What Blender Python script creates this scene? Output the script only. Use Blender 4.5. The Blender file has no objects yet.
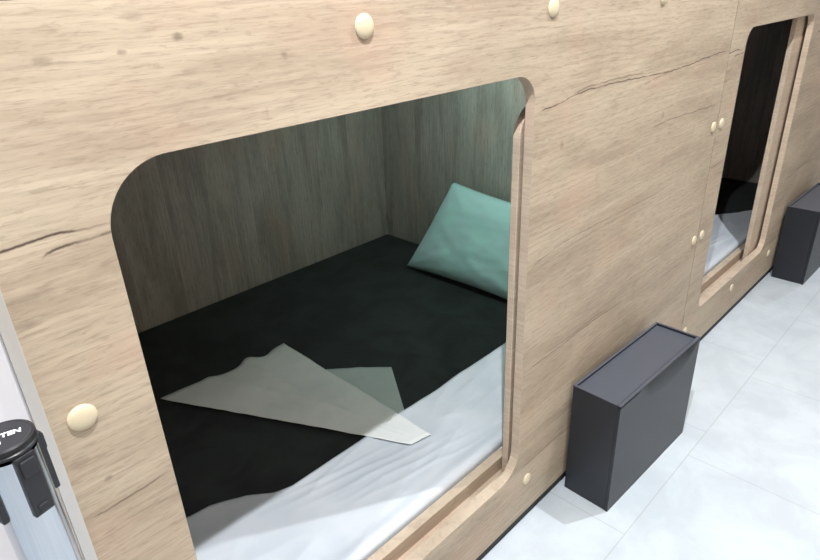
import bpy, bmesh, math, random
from mathutils import Vector, Matrix, noise
random.seed(4)
S = bpy.context.scene
C = S.collection
PI = math.pi

# ------------------------------------------------------------------ helpers
def obj(name, bm, mat, parent=None, smooth=False, recalc=True, edge=False):
    if recalc: bmesh.ops.recalc_face_normals(bm, faces=bm.faces)
    me = bpy.data.meshes.new(name); bm.to_mesh(me); bm.free()
    if smooth:
        for p in me.polygons: p.use_smooth = True
    me.materials.append(mat)
    if edge:                                   # the sawn edge of the hole carries pale edge banding
        me.materials.append(M['oak_edge'])
        for p in me.polygons:
            c = p.center
            if abs(p.normal.y) < .3 and .1 < c.z < 1.4 and .01 < c.x < PW-.01: p.material_index = 1
    o = bpy.data.objects.new(name, me); C.objects.link(o)
    if parent: o.parent = parent
    return o

def tag(o, label=None, cat=None, group=None, kind=None):
    if label: o['label'] = label
    if cat: o['category'] = cat
    if group: o['group'] = group
    if kind: o['kind'] = kind
    return o

def empty(name, loc, rz=0):
    o = bpy.data.objects.new(name, None); C.objects.link(o)
    o.location = loc; o.rotation_euler = (0, 0, rz); o.empty_display_size = .1
    return o

def box(bm, x0, x1, y0, y1, z0, z1, bev=0, seg=2):
    r = bmesh.ops.create_cube(bm, size=1)
    vs = r['verts']
    for v in vs:
        v.co = Vector(((x0+x1)/2 + v.co.x*(x1-x0), (y0+y1)/2 + v.co.y*(y1-y0), (z0+z1)/2 + v.co.z*(z1-z0)))
    if bev:
        es = list({e for v in vs for e in v.link_edges})
        bmesh.ops.bevel(bm, geom=es, offset=bev, segments=seg, profile=.5, affect='EDGES')
    return bm

def bx(*a, **k):
    return box(bmesh.new(), *a, **k)

def lathe(bm, prof, cx=0, cy=0, n=48):
    rings = []
    for r, z in prof:
        if r < 1e-6: rings.append([bm.verts.new((cx, cy, z))])
        else: rings.append([bm.verts.new((cx+r*math.cos(2*PI*i/n), cy+r*math.sin(2*PI*i/n), z)) for i in range(n)])
    for a, b in zip(rings, rings[1:]):
        for i in range(n):
            j = (i+1) % n
            if len(a) == 1 and len(b) == 1: continue
            if len(a) == 1: bm.faces.new((a[0], b[i], b[j]))
            elif len(b) == 1: bm.faces.new((a[i], a[j], b[0]))
            else: bm.faces.new((a[i], a[j], b[j], b[i]))
    return bm

def grid(nu, nv, fn, closed=False):
    bm = bmesh.new()
    vs = [[bm.verts.new(fn(i/(nu-1), j/(nv-1))) for j in range(nv)] for i in range(nu)]
    for i in range(nu-1):
        for j in range(nv-1):
            bm.faces.new((vs[i][j], vs[i+1][j], vs[i+1][j+1], vs[i][j+1]))
    return bm

def lerp(a, b, t): return a + (b-a)*t
def interp(pts, x):
    if x <= pts[0][0]: return pts[0][1]
    for (a, b), (c, d) in zip(pts, pts[1:]):
        if x <= c:
            t = (x-a)/(c-a); return b + (d-b)*t
    return pts[-1][1]

# ------------------------------------------------------------------ materials
def lin(r, g, b):
    f = lambda c: (c/255/12.92) if c/255 <= .04045 else ((c/255+.055)/1.055)**2.4
    return (f(r), f(g), f(b), 1)

class NT:
    def __init__(s, name):
        s.m = bpy.data.materials.new(name); s.m.use_nodes = True
        s.t = s.m.node_tree; s.b = s.t.nodes['Principled BSDF']
    def n(s, typ, **k):
        x = s.t.nodes.new(typ)
        for a, v in k.items(): setattr(x, a, v)
        return x
    def l(s, a, b): s.t.links.new(a, b)
    def val(s, sock, v):
        if hasattr(v, 'links') or isinstance(v, bpy.types.NodeSocket): s.l(v, sock)
        else: sock.default_value = v
    def math(s, op, a, b=None, c=None, clamp=False):
        x = s.n('ShaderNodeMath', operation=op); x.use_clamp = clamp
        s.val(x.inputs[0], a)
        if b is not None: s.val(x.inputs[1], b)
        if c is not None: s.val(x.inputs[2], c)
        return x.outputs[0]
    def noise(s, vec, scale, detail=4, rough=.55, dist=0):
        x = s.n('ShaderNodeTexNoise'); s.l(vec, x.inputs['Vector'])
        x.inputs['Scale'].default_value = scale; x.inputs['Detail'].default_value = detail
        x.inputs['Roughness'].default_value = rough; x.inputs['Distortion'].default_value = dist
        return x.outputs['Fac']
    def mapr(s, v, a, b, c=0., d=1., smooth=True):
        x = s.n('ShaderNodeMapRange'); x.interpolation_type = 'SMOOTHSTEP' if smooth else 'LINEAR'
        s.val(x.inputs['Value'], v); x.inputs['From Min'].default_value = a; x.inputs['From Max'].default_value = b
        x.inputs['To Min'].default_value = c; x.inputs['To Max'].default_value = d
        return x.outputs['Result']
    def mix(s, fac, a, b, blend='MIX'):
        x = s.n('ShaderNodeMix', data_type='RGBA', blend_type=blend)
        s.val(x.inputs['Factor'], fac); s.val(x.inputs['A'], a) if False else None
        for idx, v in ((6, a), (7, b)):
            if isinstance(v, bpy.types.NodeSocket): s.l(v, x.inputs[idx])
            else: x.inputs[idx].default_value = v
        return x.outputs[2]
    def mapping(s, vec, scale=(1, 1, 1), loc=(0, 0, 0), rot=(0, 0, 0)):
        x = s.n('ShaderNodeMapping'); s.l(vec, x.inputs[0])
        x.inputs['Scale'].default_value = scale; x.inputs['Location'].default_value = loc; x.inputs['Rotation'].default_value = rot
        return x.outputs[0]
    def bump(s, h, strength=.3, dist=.002):
        x = s.n('ShaderNodeBump'); s.l(h, x.inputs['Height'])
        x.inputs['Strength'].default_value = strength; x.inputs['Distance'].default_value = dist
        s.l(x.outputs[0], s.b.inputs['Normal'])
    def objco(s): return s.n('ShaderNodeTexCoord').outputs['Object']
    def set(s, color=None, rough=.5, metal=0, spec=None):
        if color is not None: s.val(s.b.inputs['Base Color'], color)
        s.b.inputs['Roughness'].default_value = rough; s.b.inputs['Metallic'].default_value = metal
        if spec is not None: s.b.inputs['Specular IOR Level'].default_value = spec
        return s.m

def plain(name, color, rough=.5, metal=0, spec=None):
    return NT(name).set(color, rough, metal, spec)

# oak decor laminate: grain runs along local X (vertical=False) or local Z (vertical=True).
CRACKS = [  # (points x,z ; strength) in the pod's own frame
    ([(-0.03, 1.204), (0.062, 1.213), (0.099, 1.211), (0.14, 1.209)], .95),
    ([(0.045, 1.190), (0.057, 1.194), (0.081, 1.198), (0.15, 1.199)], .9),
    ([(1.020, 1.197), (1.10, 1.202), (1.231, 1.215), (1.529, 1.209), (1.665, 1.206), (1.922, 1.217), (2.091, 1.221)], .85),
    ([(1.16, 1.215), (1.24, 1.222), (1.42, 1.222), (1.52, 1.212)], .55),
    ([(1.50, 1.190), (1.56, 1.197), (1.66, 1.204), (1.74, 1.212)], .5),
    ([(1.590, 1.060), (1.70, 1.067), (1.782, 1.065), (2.076, 1.056)], .6),
    ([(1.020, .219), (1.130, .223), (1.30, .216), (2.0, .219)], .6),
    ([(1.034, .553), (1.171, .545), (1.301, .55), (1.477, .546), (1.56, .541)], .6),
    ([(1.10, .561), (1.22, .556), (1.36, .560), (1.45, .555)], .35),
    ([(1.62, .520), (1.74, .516), (1.90, .522), (2.0, .519)], .4),
    ([(1.016, .828), (1.10, .850), (1.194, .858), (1.498, .854), (1.721, .849)], .4),
    ([(1.03, .812), (1.15, .836), (1.35, .842), (1.5, .838)], .25),
    ([(0.005, .830), (0.070, .834), (0.127, .839)], .6),
    ([(0.012, .795), (0.06, .799), (0.127, .795)], .3),
    ([(0.2, 1.32), (0.5, 1.335), (1.0, 1.33), (1.3, 1.322)], .12),
]
KNOTS = [(.206, 1.429, .013, .007, .6), (.253, 1.404, .009, .006, 1.), (.185, 1.393, .007, .004, .9), (.102, 1.392, .012, .007, .7),
         (.398, 1.370, .008, .005, .8), (1.930, 1.216, .02, .008, .7), (1.121, 1.107, .010, .014, .6), (1.651, 1.089, .011, .013, .6),
         (.043, .878, .007, .005, .9), (.018, .921, .014, .012, .5), (.021, 1.151, .03, .010, .45), (.011, 1.123, .02, .007, .5),
         (.36, 1.30, .002, .012, .4), (.31, 1.325, .012, .0022, .5), (.60, 1.33, .002, .010, .35), (1.36, 1.16, .02, .03, .25),
         (1.3, .99, .012, .02, .3), (1.23, .2, .03, .01, .25), (.78, .155, .03, .012, .3), (1.4, 1.33, .015, .03, .2)]

def oak(name, vertical=False, light=(195, 179, 157), mid=(166, 149, 129), dark=(94, 78, 64), detail=False, bri=1.0, seed=0):
    t = NT(name)
    co = t.objco()
    if vertical:
        s0 = t.n('ShaderNodeSeparateXYZ'); t.l(co, s0.inputs[0]); c0 = t.n('ShaderNodeCombineXYZ')
        t.l(s0.outputs[2], c0.inputs[0]); t.l(t.math('ADD', s0.outputs[0], s0.outputs[1]), c0.inputs[2]); co = c0.outputs[0]
    sep = t.n('ShaderNodeSeparateXYZ'); t.l(co, sep.inputs[0]); X, Z = sep.outputs[0], sep.outputs[2]
    # per-board offset (decor printed in boards a third of a metre tall)
    if detail:
        brd = t.math('FLOOR', t.math('DIVIDE', t.math('SUBTRACT', Z, .216), .3315))
    else:
        brd = t.math('FLOOR', t.math('DIVIDE', Z, .19))
    comb = t.n('ShaderNodeCombineXYZ')
    t.l(t.math('ADD', X, t.math('MULTIPLY', brd, 3.71)), comb.inputs[0])
    t.l(sep.outputs[1], comb.inputs[1]); t.l(Z, comb.inputs[2])
    v = comb.outputs[0]
    big = t.noise(t.mapping(v, (1.6, 1, 6)), 1.3, 3, .5, .6)
    band = t.noise(t.mapping(v, (1.1, 1, 16)), 2.0, 4, .6, 1.1)
    fine = t.noise(t.mapping(v, (5, 5, 150)), 2.4, 6, .72, .25)
    pore = t.noise(t.mapping(v, (22, 22, 420)), 1.6, 3, .6, 0)
    fibre = t.noise(t.mapping(v, (9, 9, 75)), 3.0, 4, .7, .6)
    blot = t.noise(t.mapping(v, (1, 1, 1.4)), 3.2, 2, .5, 0)
    # cathedral figure
    cat = t.n('ShaderNodeTexWave', wave_type='BANDS', bands_direction='Z')
    t.l(t.mapping(v, (.25, .3, 1)), cat.inputs[0]); cat.inputs['Scale'].default_value = 20
    cat.inputs['Distortion'].default_value = 7; cat.inputs['Detail'].default_value = 3
    cat.inputs['Detail Scale'].default_value = .8; cat.inputs['Detail Roughness'].default_value = .5
    L, M, D = lin(*light), lin(*mid), lin(*dark)
    c = t.mix(t.mapr(t.math('ADD', t.math('MULTIPLY', big, .55), t.math('MULTIPLY', band, .45)), .34, .64), M, L)
    c = t.mix(t.math('MULTIPLY', t.mapr(fine, .47, .66), .5), c, M)
    c = t.mix(t.math('MULTIPLY', t.mapr(fine, .56, .76), .5), c, D)
    c = t.mix(t.math('MULTIPLY', t.math('MULTIPLY', t.mapr(cat.outputs[0], .55, .95), t.mapr(band, .42, .62)), .16), c, D)
    c = t.mix(t.math('MULTIPLY', t.mapr(fibre, .50, .66), .26), c, D)
    c = t.mix(t.math('MULTIPLY', t.mapr(fibre, .34, .46, 1, 0), .24), c, L)
    c = t.mix(t.math('MULTIPLY', t.mapr(pore, .60, .74), .22), c, D)
    c = t.mix(t.math('MULTIPLY', t.mapr(blot, .54, .72), .18), c, lin(205, 160, 140))
    c = t.mix(t.math('MULTIPLY', t.mapr(blot, .30, .44, 1, 0), .14), c, lin(165, 160, 140))
    if detail:
        wob = t.math('MULTIPLY', t.math('SUBTRACT', t.noise(t.mapping(co, (1, 1, .3)), 26, 4, .6), .5), .010)
        fade = t.noise(co, 17, 3, .6)
        tot = None
        for pts, st in CRACKS:
            x0, x1 = pts[0][0], pts[-1][0]
            # piecewise line z(x)
            mr = t.n('ShaderNodeFloatCurve')
            cu = mr.mapping.curves[0]
            z0 = min(p[1] for p in pts) - .002; z1 = max(p[1] for p in pts) + .002
            while len(cu.points) < len(pts): cu.points.new(.5, .5)
            for i, (px, pz) in enumerate(pts):
                cu.points[i].location = ((px-x0)/(x1-x0), (pz-z0)/(z1-z0))
            mr.mapping.update()
            u = t.math('DIVIDE', t.math('SUBTRACT', X, x0), x1-x0)
            t.l(t.math('MAXIMUM', t.math('MINIMUM', u, 1.), 0.), mr.inputs['Value'])
            zl = t.math('MULTIPLY_ADD', mr.outputs[0], z1-z0, z0)
            d = t.math('ABSOLUTE', t.math('SUBTRACT', t.math('ADD', Z, wob), zl))
            m = t.mapr(d, .0004, .0026, 1, 0)
            e = min(.06, .3*(x1-x0))
            m = t.math('MULTIPLY', m, t.mapr(X, x0, x0+e*.4))
            m = t.math('MULTIPLY', m, t.mapr(X, x1-e, x1, 1, 0))
            m = t.math('MULTIPLY', m, st)
            tot = m if tot is None else t.math('MAXIMUM', tot, m)
        tot = t.math('MULTIPLY', tot, t.mapr(fade, .32, .50, .45, 1))
        c = t.mix(tot, c, lin(74, 58, 50))
        kt = None
        kn = t.math('MULTIPLY', t.math('SUBTRACT', t.noise(co, 90, 3, .6), .5), 1.6)
        for kx, kz, rx, rz, st in KNOTS:
            a = t.math('DIVIDE', t.math('SUBTRACT', X, kx), rx); b = t.math('DIVIDE', t.math('SUBTRACT', Z, kz), rz)
            d = t.math('ADD', t.math('ADD', t.math('MULTIPLY', a, a), t.math('MULTIPLY', b, b)), kn)
            m = t.math('MULTIPLY', t.mapr(d, -.5, 1.1, 1, 0), st*.62)
            kt = m if kt is None else t.math('MAXIMUM', kt, m)
        c = t.mix(kt, c, lin(92, 76, 66))
    h = t.math('ADD', t.math('MULTIPLY', fine, .6), t.math('MULTIPLY', pore, .4))
    t.bump(h, .22, .0015)
    if bri != 1.0:
        c = t.mix(1.0, c, (bri, bri, bri, 1), 'MULTIPLY')
    return t.set(c, .55, 0, .35)

M = {}
M['oak'] = oak('oak laminate, horizontal grain', detail=True)
M['oak_edge'] = oak('oak laminate edge', light=(206, 188, 167), mid=(184, 166, 146), dark=(146, 126, 108))
M['oak_in'] = oak('oak laminate, upright grain', vertical=True, light=(194, 187, 179), mid=(154, 147, 139), dark=(56, 50, 47))
M['cap'] = plain('beech screw cap', lin(208, 194, 166), .4)
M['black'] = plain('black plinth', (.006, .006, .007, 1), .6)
M['paint'] = plain('white paint', (.78, .78, .77, 1), .7)
M['gloss_white'] = plain('satin white panel', (.66, .65, .68, 1), .12, 0, .5)
M['alu'] = plain('brushed aluminium', (.62, .60, .58, 1), .38, .6)
M['chrome'] = plain('chrome tube', (.58, .61, .66, 1), .12, 1)
M['plastic'] = plain('black plastic', (.012, .013, .017, 1), .32)
M['white_ink'] = plain('white print', (.85, .86, .9, 1), .5)

def floor_mat():
    t = NT('pale stone tile'); co = t.objco()
    sep = t.n('ShaderNodeSeparateXYZ'); t.l(co, sep.inputs[0]); X, Y = sep.outputs[0], sep.outputs[1]
    T = .6
    ry = t.math('DIVIDE', t.math('ADD', Y, .24), T)
    row = t.math('FLOOR', ry)
    off = t.math('MULTIPLY', row, -.155)          # each row is shifted
    rx = t.math('DIVIDE', t.math('SUBTRACT', t.math('ADD', X, off), 1.316), T)
    def joint(r):
        f = t.math('FRACT', r)
        d = t.math('MULTIPLY', t.math('MINIMUM', f, t.math('SUBTRACT', 1., f)), T)
        return t.mapr(d, .0008, .0022, 1, 0)
    j = t.math('MAXIMUM', joint(rx), joint(ry))
    n1 = t.noise(co, 5, 6, .65, .4); n2 = t.noise(co, 26, 5, .6, .2)
    cell = t.n('ShaderNodeTexWhiteNoise', noise_dimensions='2D')
    cb = t.n('ShaderNodeCombineXYZ'); t.l(t.math('FLOOR', rx), cb.inputs[0]); t.l(row, cb.inputs[1]); t.l(cb.outputs[0], cell.inputs[0])
    c = t.mix(t.mapr(n1, .36, .66), (.53, .59, .64, 1), (.62, .685, .735, 1))
    c = t.mix(t.math('MULTIPLY', t.mapr(n2, .52, .72), .25), c, (.56, .59, .59, 1))
    c = t.mix(t.math('MULTIPLY', cell.outputs['Value'], .12), c, (.56, .60, .62, 1))
    c = t.mix(t.math('MULTIPLY', j, .5), c, (.36, .37, .37, 1))
    t.bump(t.math('SUBTRACT', 1., j), .15, .001)
    return t.set(c, .42, 0, .4)
M['floor'] = floor_mat()

def cloth(name, col, col2=None, scale=9, rough=.9, bump=.25, fine=900):
    t = NT(name); co = t.objco()
    n = t.noise(co, scale, 5, .55, .6)
    c = t.mix(t.mapr(n, .35, .65), col, col2 or col)
    w = t.noise(co, fine, 2, .5)
    t.bump(t.math('ADD', t.math('MULTIPLY', n, 1.), t.math('MULTIPLY', w, .06)), bump, .012)
    t.b.inputs['Sheen Weight'].default_value = .05
    return t.set(c, rough, 0, .2)
M['mattress'] = cloth('black mattress cover', (.030, .034, .035, 1), (.042, .049, .050, 1), 6, .8, .3)
M['sheet'] = cloth('pale grey bed sheet', (.60, .65, .71, 1), (.66, .70, .75, 1), 5, .85, .15)
M['towel'] = cloth('white cotton', (.90, .92, .91, 1), (.86, .89, .88, 1), 12, .9, .25)
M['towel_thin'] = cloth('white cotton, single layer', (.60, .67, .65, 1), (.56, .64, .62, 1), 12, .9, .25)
M['pillow'] = cloth('pale teal pillowcase', (.56, .88, .84, 1), (.60, .82, .86, 1), 5, .85, .35)

def cabinet_mat(name, col, rough):
    t = NT(name); n = t.noise(t.objco(), 1400, 2, .5)
    t.bump(n, .12, .0004)
    return t.set(col, rough, 0, .5)
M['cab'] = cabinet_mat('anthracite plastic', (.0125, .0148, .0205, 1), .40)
M['cab_lit_top'] = cabinet_mat('anthracite plastic tray', (.076, .084, .106, 1), .36)  # ceiling light reflected on the top is put into this paler colour

# ------------------------------------------------------------------ room shell
Zc = 2.7
X0, X1, Y0, YB = -2.6, 6.6, -2.1, 1.66
XW = .112            # left edge of the first pod panel
PW = 2.102           # pod width
PODTOP = 1.4495
def struct(name, bm, m): return tag(obj(name, bm, m), kind='structure')
struct('floor', bx(X0, X1, Y0, YB, -.05, 0), M['floor'])
struct('ceiling', bx(X0, X1, Y0, YB, Zc, Zc+.05), M['paint'])
struct('wall_opposite', bx(X0, X1, Y0-.05, Y0, 0, Zc), M['oak'])
struct('wall_left', bx(X0-.05, X0, Y0, YB, 0, Zc), M['paint'])
struct('wall_right', bx(X1, X1+.05, Y0, YB, 0, Zc), M['paint'])
struct('wall_rear', bx(X0, X1, YB, YB+.05, 0, Zc), M['paint'])
struct('wall_beside_pods', bx(X0, XW-.0137, .0, .05, 0, Zc), M['gloss_white'])
struct('wall_beyond_pods', bx(XW+2*PW+.002, X1, .0, .05, 0, Zc), M['oak'])
# aluminium end strip between white wall and oak panel
bm = bx(XW-.0135, XW+.0002, -.003, .05, 0, Zc)
box(bm, XW-.0135, XW-.0105, -.006, -.003, 0, Zc)
struct('trim_1', bm, M['alu'])
# the oak face above the sleeping pods (upper storey)
struct('wall_above_pods', bx(XW, XW+2*PW, .0, .033, PODTOP+.003, Zc), M['oak'])

# ------------------------------------------------------------------ sleeping pods
def rloop(x0, x1, z0, z1, r, n=10):
    pts = []
    for cx, cz, a0 in ((x1-r[1], z1-r[1], 0), (x0+r[0], z1-r[0], 90), (x0+r[3], z0+r[3], 180), (x1-r[2], z0+r[2], 270)):
        rr = {0: r[1], 90: r[0], 180: r[3], 270: r[2]}[a0]
        for k in range(n+1):
            a = math.radians(a0 + 90*k/n)
            pts.append((cx+rr*math.cos(a), cz+rr*math.sin(a)))
    return pts

def holed_plate(outer, loopf, y0, y1, ch=.0009):
    """plate between y0 and y1, with the hole chamfered on the front face"""
    bm = bmesh.new()
    ox0, ox1, oz0, oz1 = outer
    def ring(pts, y): return [bm.verts.new((x, y, z)) for x, z in pts]
    O = [(ox0, oz0), (ox1, oz0), (ox1, oz1), (ox0, oz1)]
    fo, bo = ring(O, y0), ring(O, y1)
    fi, mi, bi = ring(loopf(ch), y0), ring(loopf(0), y0+ch), ring(loopf(0), y1)
    def edges(r): return [bm.edges.new((r[i], r[(i+1) % len(r)])) for i in range(len(r))]
    def band(a, b):
        for i in range(len(a)):
            j = (i+1) % len(a)
            bm.faces.new((a[i], a[j], b[j], b[i]))
    eo, ei = edges(fo), edges(fi)
    bmesh.ops.triangle_fill(bm, use_beauty=True, edges=eo+ei)
    band(fi, mi); band(mi, bi); band(fo, bo)
    be = [bm.edges.get((bo[i], bo[(i+1) % 4])) for i in range(4)] + [bm.edges.get((bi[i], bi[(i+1) % len(bi)])) for i in range(len(bi))]
    bmesh.ops.triangle_fill(bm, use_beauty=True, edges=be)
    return bm

ZB, ZT = .2195, 1.2755
def pod(x, oL, oR, radii, label, door_x, door_z1, door_r):
    root = empty('sleeping_pod', (x, 0, 0))
    tag(root, label, 'sleeping pod', 'sleeping pods in a row')
    W = PW
    loopf = lambda e: rloop(oL-e, oR+e, ZB-e, ZT+e, [r+e for r in radii])
    obj('front_panel', holed_plate((.0003 if x < .2 else .0022, W-.0022, .041, PODTOP), loopf, 0, .024), M['oak'], root, edge=True)
    loopb = lambda e: rloop(oL-e, oR+.12+e, ZB-e, ZT+e, [.06, .02, .02, .06])
    obj('inner_panel', holed_plate((.02, W-.02, .024, PODTOP-.02), loopb, .072, .098), M['oak_edge'], root)
    obj('door_track', box(bx(.02, W-.02, .024, .072, .12, ZB-.045), .02, W-.02, .0235, .0325, ZB-.05, ZB-.0006), M['oak_edge'], root)
    # sliding door standing open to the right, between the two panels
    bm = bmesh.new()
    r, z0, z1 = door_r, ZB-.0445, door_z1
    pts = [(door_x, z0), (door_x+.75, z0), (door_x+.75, z1)] + [(door_x+r-r*math.sin(math.radians(a)), z1-r+r*math.cos(math.radians(a))) for a in range(0, 91, 10)]
    f = [bm.verts.new((a, .036, b)) for a, b in pts]
    fc = bm.faces.new(f)
    g = bmesh.ops.extrude_face_region(bm, geom=[fc])
    for v in g['geom']:
        if isinstance(v, bmesh.types.BMVert): v.co.y = .055
    bmesh.ops.bevel(bm, geom=[e for e in bm.edges], offset=.0015, segments=1, affect='EDGES')
    tag(obj('sliding_door', bm, M['oak_edge'], root), 'oak sliding door pushed open to the right')
    # shell
    obj('side_panel', bx(.0, .03, .098, 1.64, .041, PODTOP), M['oak_in'], root)
    obj('side_panel', bx(W-.05, W, .098, 1.64, .041, PODTOP), M['oak_in'], root)
    obj('back_panel', bx(.03, W-.05, 1.60, 1.64, .041, PODTOP), M['oak_in'], root)
    obj('ceiling_panel', bx(.03, W-.05, .098, 1.60, PODTOP-.02, PODTOP), M['oak_in'], root)
    obj('bed_base', bx(.03, W-.05, .098, 1.60, .042, .055), M['oak_in'], root)
    obj('plinth', bx(.0, W, .010, .098, 0, .041), M['black'], root)
    if x > .2: obj('seam_shade', bx(.0001, .0021, .0012, .098, .041, PODTOP), M['black'], root)  # black filler added to darken the seam, standing for its shade
    # round wooden screw caps
    ks = [(.0362+i*.5077, z) for i in range(5) for z in (1.3956, .1656)] + [(a, z) for a in (.0362, .0362+4*.5077) for z in (.9856, .5756)]
    capme = None
    for a, z in ks:
        if capme is None:
            bm = lathe(bmesh.new(), [(.0176, 0), (.0180, .0016), (.0170, .0034), (.0145, .005), (.010, .0062), (.005, .0068), (0, .007)], n=28)
            bmesh.ops.rotate(bm, verts=bm.verts, cent=(0, 0, 0), matrix=Matrix.Rotation(PI/2, 3, 'X'))
            o = obj('screw_cap', bm, M['cap'], root, smooth=True); capme = o.data
        else:
            o = bpy.data.objects.new('screw_cap', capme); C.objects.link(o); o.parent = root
        o.location = (a, 0, z - (.004 if z == .9856 else 0))
    return root

pod1 = pod(XW, .1254, 1.0050, (.085, .062, .075, .075), 'light oak sleeping pod with a wide rounded opening, nearest, a teal pillow inside',
           1.118-XW, 1.205, .07)
pod2 = pod(XW+PW, .1430, .9420, (.055, .05, .06, .045), 'second light oak sleeping pod along the row, opening mostly dark inside',
           3.045-XW-PW, 1.30, .03)

# ------------------------------------------------------------------ mattresses
MZ = .222
def make_mattress(x0, x1, label):
    y0, y1 = .118, 1.598
    z0 = .055
    bm = box(bmesh.new(), x0, x1, y0, y1, z0, MZ, bev=.016, seg=4)
    bmesh.ops.translate(bm, verts=bm.verts, vec=(-x0, -y0, -z0))
    o = obj('mattress', bm, M['mattress'], smooth=True)
    o.location = (x0, y0, z0)
    tag(o, label, 'mattress', 'black mattresses in the pods')
    return o
make_mattress(XW+.035, XW+PW-.055, 'black covered mattress filling the nearest pod, under the white towel')
make_mattress(XW+PW+.035, XW+2*PW-.055, 'black covered mattress inside the second, farther pod')

# ------------------------------------------------------------------ sheets on the mattress
def fnoise(x, y, s, seed=0):
    return noise.noise(Vector((x*s, y*s, seed)))
def make_sheet(name, x0, x1, edge, label, nu=260, nv=110, wr=1.0, seed=3, grp=None):
    th = .0035
    yf, zt = .106, MZ+.0025
    def fn(u, v):
        x = lerp(x0, x1, u)
        ye = edge(x)
        # v=0: hanging front hem, v=1: far edge
        if v < .14:
            s = v/.14; y = yf; z = lerp(zt-.10, zt-.002, s)
        elif v < .30:
            a = (v-.14)/.16*PI/2; y = yf+.014*(1-math.cos(a)); z = zt-.002+.014*math.sin(a)
        else:
            s = (v-.30)/.70; y = lerp(yf+.014, ye, s**1.25); z = zt + .012*math.exp(-(s**1.25/.09)**2)
            k = min(1, s*4)
            w = abs(fnoise(x*.9+y*.8, y*2.4-x*.35, 3.1, seed))
            z += k*wr*(.024*max(0, .35-w)**1.3 + .0020*(1+fnoise(x, y, 14, seed+4)))
            z += wr*.006*math.exp(-((s-1)/.05)**2)*(.4+fnoise(x, 0, 5, seed))*k + .0008
            if y > yf+.03:
                for q in range(5):                       # soft creases dragged along the sheet
                    yc = .40 - q*.034 - .20*(x-x0-.47) + .012*fnoise(x, q, 6, seed)
                    z += .0030*math.exp(-((y-yc)/.007)**2)*max(0, 1-abs(x-x0-.62-q*.05)/.30)
                    yc = .19 + q*.045 + .10*(x-x0-1.3) + .010*fnoise(x, q, 5, seed+1)
                    z += .0015*math.exp(-((y-yc)/.009)**2)*max(0, 1-abs(x-x0-1.25)/.35)
        return (x, y, z)
    bm = grid(nu, nv, fn)
    o = obj(name, bm, M['sheet'], smooth=True)
    md = o.modifiers.new('thickness', 'SOLIDIFY'); md.thickness = th*.4; md.offset = 1
    tag(o, label, 'bed sheet', grp)
    return o
shadow_edge1 = lambda x: interp([(.15, .548), (.33, .545), (.414, .528), (.47, .519), (.552, .480), (.61, .436), (.66, .417), (1.367, .418), (2.1, .420)], x)  # lamp shadow line built in as the edge between pale sheet and black mattress
make_sheet('bed_sheet', .155, 2.14, shadow_edge1, 'pale grey bed sheet shaped to the lamplit front edge of the nearest mattress', grp='pale bed sheets')
edge2 = lambda x: interp([(2.28, .47), (3.0, .47), (3.3, .46), (3.6, .40), (3.85, .30), (4.2, .20)], x)
def e2(x): return interp([(2.26, .62), (3.87, .455)], x)
make_sheet('bed_sheet', 2.26, 3.75, lambda x: interp([(2.26, .66), (2.9, .62), (3.25, .50), (3.5, .32), (3.75, .16)], x),
           'pale bed sheet seen through the opening of the second, farther pod', seed=8, grp='pale bed sheets')

# ------------------------------------------------------------------ folded towel
def quad_cloth(corners, topfn, zbase, amp, n=46, seed=0, lift=0):
    A, B, Cc, D = [Vector((c[0], c[1], 0)) for c in corners]
    def fn(u, v):
        p = A.lerp(B, u).lerp(D.lerp(Cc, u), v)
        p2 = p + Vector(topfn(u, v))
        edge = min(u, 1-u, v, 1-v)*4
        h = zbase + lift*max(0, u-.8)/.2*(1-.7*v) + amp*(.5+fnoise(p2.x, p2.y, 5.5, seed))*min(1, edge+.25) + amp*.35*fnoise(p2.x, p2.y, 19, seed+2)
        ridge = math.exp(-(((u-.62)+.35*(v-.2))/.05)**2)*(1-v)*amp*.9 + math.exp(-(((u-.35)-.2*v)/.04)**2)*(1-v)*amp*.6
        return (p2.x, p2.y, h+ridge)
    return grid(n, n, fn)
def topfn(u, v):
    k = (1-v)**3
    return (0, k*(-.022*math.exp(-((u-.50)/.16)**2) + .012*math.exp(-((u-.66)/.05)**2) - .022*math.exp(-((u-.80)/.08)**2)), 0)
zc = MZ+.006
tw = empty('folded_towel', (.95, .65, MZ))
tag(tw, 'white cotton towel folded to a long triangle, tip in the light on the nearest mattress', 'towel')
def shift(bm):
    bmesh.ops.translate(bm, verts=bm.verts, vec=(-.95, -.65, -MZ)); return bm
t1 = obj('towel_top_layer', shift(quad_cloth([(.600, 1.070), (1.077, 1.040), (1.062, .274), (.992, .286)], topfn, zc+.0085, .0090, seed=1, lift=.003)), M['towel'], tw, smooth=True)
t2 = obj('towel_corner', shift(quad_cloth([(1.0, .86), (1.245, .630), (1.073, .384), (.96, .50)],
         lambda u, v: (0, .012*math.sin(u*PI)*(1-v)**2 if u > .3 else 0, 0), zc, .002, n=30, seed=7)), M['towel_thin'], tw, smooth=True)
for o in (t1, t2):
    md = o.modifiers.new('thickness', 'SOLIDIFY'); md.thickness = .0016; md.offset = 1

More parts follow.
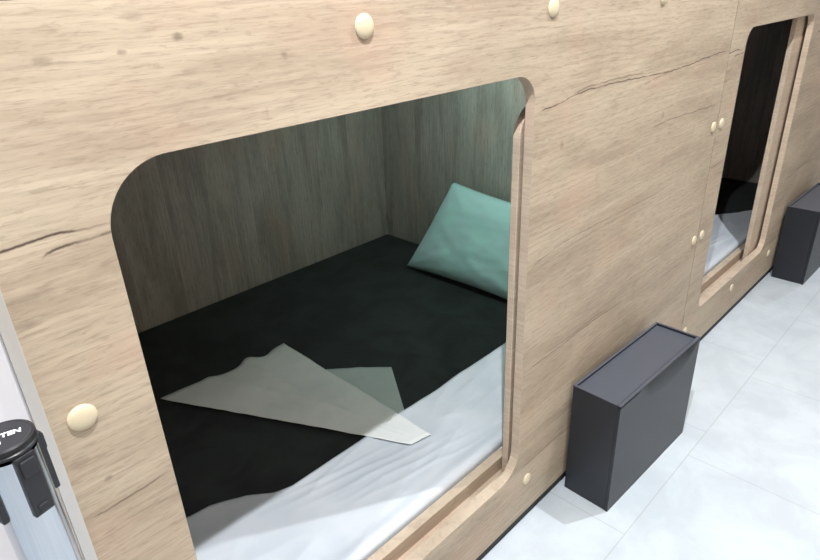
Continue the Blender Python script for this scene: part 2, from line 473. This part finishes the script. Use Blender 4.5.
# ------------------------------------------------------------------ pillow leaning on the right-hand end of the pod
def make_pillow():
    # u: along the width (from far corner, y decreasing), v: bottom to top
    P00 = Vector((1.895, 1.195, MZ+.008)); P10 = Vector((1.905, .50, MZ+.012))
    P01 = Vector((2.085, 1.060, .628)); P11 = Vector((2.085, .43, .588))
    bm = bmesh.new()
    n = 48
    nrm = (P10-P00).cross(P01-P00).normalized()
    if nrm.x > 0: nrm = -nrm
    T = .062
    def surf(side):
        vs = []
        for i in range(n+1):
            row = []
            for j in range(n+1):
                u, v = i/n, j/n
                a, b = 2*u-1, 2*v-1
                pin = 1-.0
                # pulled-in edges between pointed corners
                ua = .5+.5*a*(1-.045*(1-b*b)); vb = .5+.5*b*(1-.06*(1-a*a))
                p = P00.lerp(P10, ua).lerp(P01.lerp(P11, ua), vb)
                prof = ((1-a**4)*(1-b**4))
                th = T*max(prof, 0)**.55
                w = .10*fnoise(a*1.3+b*.6, b*1.1, 2.2, 5+side) + .05*fnoise(a, b, 6, 9+side)
                # creases running in from the corners
                for ca, cb in ((-1, -1), (1, -1), (-1, 1), (1, 1)):
                    dx, dy = a-ca, b-cb; dd = math.hypot(dx, dy); an = math.atan2(abs(dy), abs(dx))
                    w += .10*math.sin(an*13+ca)*math.exp(-dd*2.2)
                th *= (1+w)
                row.append(p + nrm*th*side - (nrm*.0))
            vs.append(row)
        return vs
    F, Bk = surf(1), surf(-.55)
    def mk(rows, other=None):
        out = []
        for i, r in enumerate(rows):
            o = []
            for j, p in enumerate(r):
                if other and (i in (0, n) or j in (0, n)): o.append(other[i][j])
                else: o.append(bm.verts.new(p))
            out.append(o)
        return out
    fv = mk(F); bv = mk(Bk, fv)
    for g in (fv, bv):
        for i in range(n):
            for j in range(n): bm.faces.new((g[i][j], g[i+1][j], g[i+1][j+1], g[i][j+1]))
    o0 = Vector((1.95, .85, MZ))
    bmesh.ops.translate(bm, verts=bm.verts, vec=-o0)
    o = obj('pillow', bm, M['pillow'], smooth=True); o.location = o0
    return tag(o, 'pale teal pillow propped upright against the end panel of the nearest pod', 'pillow')
make_pillow()

# ------------------------------------------------------------------ wall shoe cabinets
def make_cabinet(loc, rz, label):
    root = empty('shoe_cabinet', loc, rz)
    tag(root, label, 'shoe cabinet', 'dark grey shoe cabinets on the floor against the pods')
    W, D, H = .503, .150, .386
    y = lambda d: -d                           # depth grows towards -y
    t = .0075
    bm = bmesh.new()                           # body shell: sides, back, bottom, rim
    box(bm, 0, t, y(D-.009), 0, 0, H, bev=.0015, seg=1)
    box(bm, W-t, W, y(D-.009), 0, 0, H, bev=.0015, seg=1)
    box(bm, t-.001, W-t+.001, y(t), 0, .0, H, bev=.0015, seg=1)
    box(bm, t-.001, W-t+.001, y(D-.02), y(t-.001), .0, .008)
    box(bm, .0005, W-.0005, y(D-.0004), y(D-.012), H-.0050, H-.0006, bev=.0012, seg=2)
    obj('body', bm, M['cab'], root)
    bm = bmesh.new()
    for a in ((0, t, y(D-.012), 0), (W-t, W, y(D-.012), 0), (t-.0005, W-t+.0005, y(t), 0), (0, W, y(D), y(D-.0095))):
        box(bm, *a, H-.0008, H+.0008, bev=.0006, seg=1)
    obj('rim', bm, M['cab_lit_top'], root)  # paler strips draw the highlight along the top edge
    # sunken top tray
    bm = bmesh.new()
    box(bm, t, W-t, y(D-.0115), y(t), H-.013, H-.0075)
    obj('tray', bm, M['cab_lit_top'], root)
    # tilting front flap with scooped finger grip along the top
    nx, nz = 60, 50
    def fy(x, z):
        a = (x/W-.60)/.38
        if abs(a) >= 1: return 0
        top = H-.008; depth = (1-a*a)
        hh = .072*depth**.7+1e-4                # how far down the scoop reaches here
        k = (z-(top-hh))/hh
        if k <= 0: return 0
        return (.013)*(k**1.6)*min(1, depth*1.8)
    bm = bmesh.new()
    F = [[bm.verts.new((lerp(0, W, i/nx), y(D)+fy(W*i/nx, (H-.008)*(j/nz)**.7), (H-.008)*(j/nz)**.7)) for j in range(nz+1)] for i in range(nx+1)]
    for i in range(nx):
        for j in range(nz): bm.faces.new((F[i][j], F[i+1][j], F[i+1][j+1], F[i][j+1]))
    Bv = [[bm.verts.new((lerp(0, W, i/nx), y(D)+fy(W*i/nx, (H-.008)*(j/nz)**.7)+.0085, (H-.008)*(j/nz)**.7)) for j in (0, nz)] for i in range(nx+1)]
    for i in range(nx):
        bm.faces.new((Bv[i][0], Bv[i+1][0], Bv[i+1][1], Bv[i][1]))
        bm.faces.new((F[i][nz], F[i+1][nz], Bv[i+1][1], Bv[i][1]))
        bm.faces.new((F[i][0], F[i+1][0], Bv[i+1][0], Bv[i][0]))
    for i in (0, nx):
        bm.faces.new([F[i][j] for j in range(nz+1)] + [Bv[i][1], Bv[i][0]])
    obj('front_flap', bm, M['cab'], root)
    return root
make_cabinet((1.3638, -.0125, 0), -.035, 'dark grey plastic shoe cabinet on the floor between the two pod openings')
make_cabinet((3.372, -.0125, 0), -.02, 'dark grey plastic shoe cabinet cut off by the right edge, beside the farther pod opening')

# ------------------------------------------------------------------ belt barrier post
px_, py_, ph = .0518, -.1500, 1.095
post = empty('belt_barrier_post', (px_, py_, 0))
tag(post, 'chrome belt barrier post with round black cap, at the lower left beside the white wall', 'barrier post')
obj('base', lathe(bmesh.new(), [(0, .0), (.150, 0), (.152, .006), (.146, .012), (.05, .022), (.034, .026), (0, .026)], n=64), M['chrome'], post, smooth=True)
R = .0250
bm = lathe(bmesh.new(), [(R, .02), (R, ph-.016)], n=64)
obj('pole', bm, M['chrome'], post, smooth=True)
RH = .0268
obj('head_cap', lathe(bmesh.new(), [(0, ph-.012), (RH-.001, ph-.012), (RH, ph-.011), (RH, ph-.0085), (RH-.0012, ph-.0075), (RH-.0012, ph-.0055), (RH, ph-.0045), (RH-.0005, ph-.0018),
    (RH-.003, ph-.0006), (RH-.0045, ph-.0012), (0, ph-.0012)], n=64), M['plastic'], post)
for k in range(4):
    a = math.radians(-74 + 90*k)
    ca, sa = math.cos(a), math.sin(a)
    bm = bmesh.new()
    box(bm, R-.004, R+.0035, -.0095, .0095, ph-.080, ph-.012, bev=.0015, seg=2)
    box(bm, R+.002, R+.0055, -.0070, .0070, ph-.034, ph-.016, bev=.001, seg=1)
    box(bm, R+.002, R+.0050, -.0050, .0050, ph-.077, ph-.068, bev=.001, seg=1)
    bmesh.ops.rotate(bm, verts=bm.verts, cent=(0, 0, 0), matrix=Matrix.Rotation(a, 3, 'Z'))
    obj('belt_clip', bm, M['plastic'], post)
    bm = bx(R+.0048, R+.0058, -.003, .003, ph-.074, ph-.071)
    bmesh.ops.rotate(bm, verts=bm.verts, cent=(0, 0, 0), matrix=Matrix.Rotation(a, 3, 'Z'))
# printed mark on the cap
def text_mesh(txt, size, name, parent, loc, rz):
    cu = bpy.data.curves.new(name, 'FONT'); cu.body = txt; cu.size = size; cu.extrude = .0002; cu.offset = size*.03
    cu.align_x = 'LEFT'
    tmp = bpy.data.objects.new('tmp', cu); C.objects.link(tmp)
    bpy.context.view_layer.update()
    me = bpy.data.meshes.new_from_object(tmp.evaluated_get(bpy.context.evaluated_depsgraph_get()))
    bpy.data.objects.remove(tmp); me.name = name
    me.materials.clear(); me.materials.append(M['white_ink'])
    o = bpy.data.objects.new(name, me); C.objects.link(o); o.parent = parent
    o.location = loc; o.rotation_euler = (0, 0, rz)
    return o
mark = text_mesh('TEN', .0090, 'printed_mark', post, (-.0015, -.0010, ph-.0011), math.radians(-12))
bm = bmesh.new()
box(bm, -.0060, -.0030, -.008, .006, 0, .0003); box(bm, -.0095, .0005, -.0110, -.0080, 0, .0003)
o = obj('printed_bar', bm, M['white_ink'], post); o.location = (-.0015, .0025, ph-.0011); o.scale = (1.25, 1.25, 1); o.rotation_euler = (0, 0, math.radians(-12))

# ------------------------------------------------------------------ downlights, added fill panels, strip light
def emis(name, col, st):
    t = NT(name); t.b.inputs['Emission Color'].default_value = col; t.b.inputs['Emission Strength'].default_value = st
    return t.set((.9, .9, .9, 1), .5)
M['lamp'] = emis('lit lamp lens', (1, .97, .93, 1), 6)
M['led'] = emis('led strip', (.42, 1, .84, 1), 1.5)
M['panel'] = emis('lit fill panel', (.93, .97, 1, 1), 2.2)
where = {-1.5: 'at the far left of the aisle', .3: 'above the nearest pod opening', 2.1: 'above the join between the pods', 3.8: 'above the farther pod opening', 5.45: 'at the far right end of the aisle'}
for x, pw in ((-1.5, 50), (.3, 122), (2.1, 92), (3.8, 2), (5.45, 48)):
    r = empty('ceiling_downlight', (x, -.556, Zc))
    tag(r, 'small round recessed ceiling downlight ' + where[x], 'downlight', 'ceiling downlights over the aisle')
    obj('trim_ring', lathe(bmesh.new(), [(.038, 0), (.038, -.006), (.052, -.004), (.053, 0)], n=40), M['paint'], r, smooth=True)
    obj('lens', lathe(bmesh.new(), [(0, -.003), (.037, -.003)], n=40), M['lamp'], r)
    ld = bpy.data.lights.new('downlight', 'SPOT'); ld.energy = pw*2.2; ld.spot_size = math.radians(150); ld.spot_blend = .6
    ld.shadow_soft_size = .014; ld.color = (.955, .975, 1)
    lo = bpy.data.objects.new('downlight_beam', ld); C.objects.link(lo); lo.parent = r; lo.location = (0, 0, -.04)
# unseen ceiling panels added as fill light, behind the photographer
for i, (x, e) in enumerate(((.2, 15), (2.6, 5))):
    r = empty('fill_panel_light', (x, -1.45, Zc))
    tag(r, 'added square fill light panel on the ceiling ' + ('nearest the photographer' if i == 0 else 'farther down the aisle'), 'ceiling light', 'added fill panels')
    obj('frame', bx(-.32, .32, -.32, .32, -.02, 0), M['paint'], r)
    obj('diffuser', bx(-.29, .29, -.29, .29, -.022, -.0195), M['panel'], r)
    ld = bpy.data.lights.new('panel', 'AREA'); ld.shape = 'SQUARE'; ld.size = .58; ld.energy = e; ld.color = (.93, .97, 1)
    lo = bpy.data.objects.new('fill_beam', ld); C.objects.link(lo); lo.parent = r; lo.location = (0, 0, -.03)
# dim teal strip light on the ceiling inside the nearest pod
r = empty('strip_light', (1.55, .62, PODTOP-.02))
tag(r, 'dim teal strip light on the ceiling inside the nearest pod', 'strip light')
obj('housing', bx(-.02, .02, -.22, .22, -.014, 0, bev=.003), M['paint'], r)
obj('lens', bx(-.012, .012, -.21, .21, -.0155, -.0135), M['led'], r)
ld = bpy.data.lights.new('strip', 'AREA'); ld.shape = 'RECTANGLE'; ld.size = .03; ld.size_y = .40; ld.energy = 9; ld.color = (.72, 1, .92)
lo = bpy.data.objects.new('strip_beam', ld); C.objects.link(lo); lo.parent = r; lo.location = (0, 0, -.02)
lo.rotation_euler = (0, -math.radians(50), 0)

w = bpy.data.worlds.new('World'); S.world = w; w.use_nodes = True
w.node_tree.nodes['Background'].inputs[0].default_value = (.5, .55, .6, 1)
w.node_tree.nodes['Background'].inputs[1].default_value = .3

# ------------------------------------------------------------------ camera
rv = Vector((0.6957, -0.7173, -0.0379)); fv = Vector((0.6361, 0.6398, -0.4313))
fv.normalize(); rv = (rv - fv*rv.dot(fv)).normalized(); uv = rv.cross(fv)
cam = bpy.data.cameras.new('camera'); co = bpy.data.objects.new('camera', cam); C.objects.link(co)
mw = Matrix.Identity(4)
for i in range(3):
    mw[i][0], mw[i][1], mw[i][2] = rv[i], uv[i], -fv[i]
mw[0][3], mw[1][3], mw[2][3] = 0, -.7339, 1.4492
co.matrix_world = mw
cam.sensor_width = 36; cam.lens = 618.9*36/820; cam.clip_start = .02
S.camera = co
S.view_settings.view_transform = 'Standard'; S.view_settings.look = 'None'; S.view_settings.gamma = 1
S.view_settings.exposure = -0.55
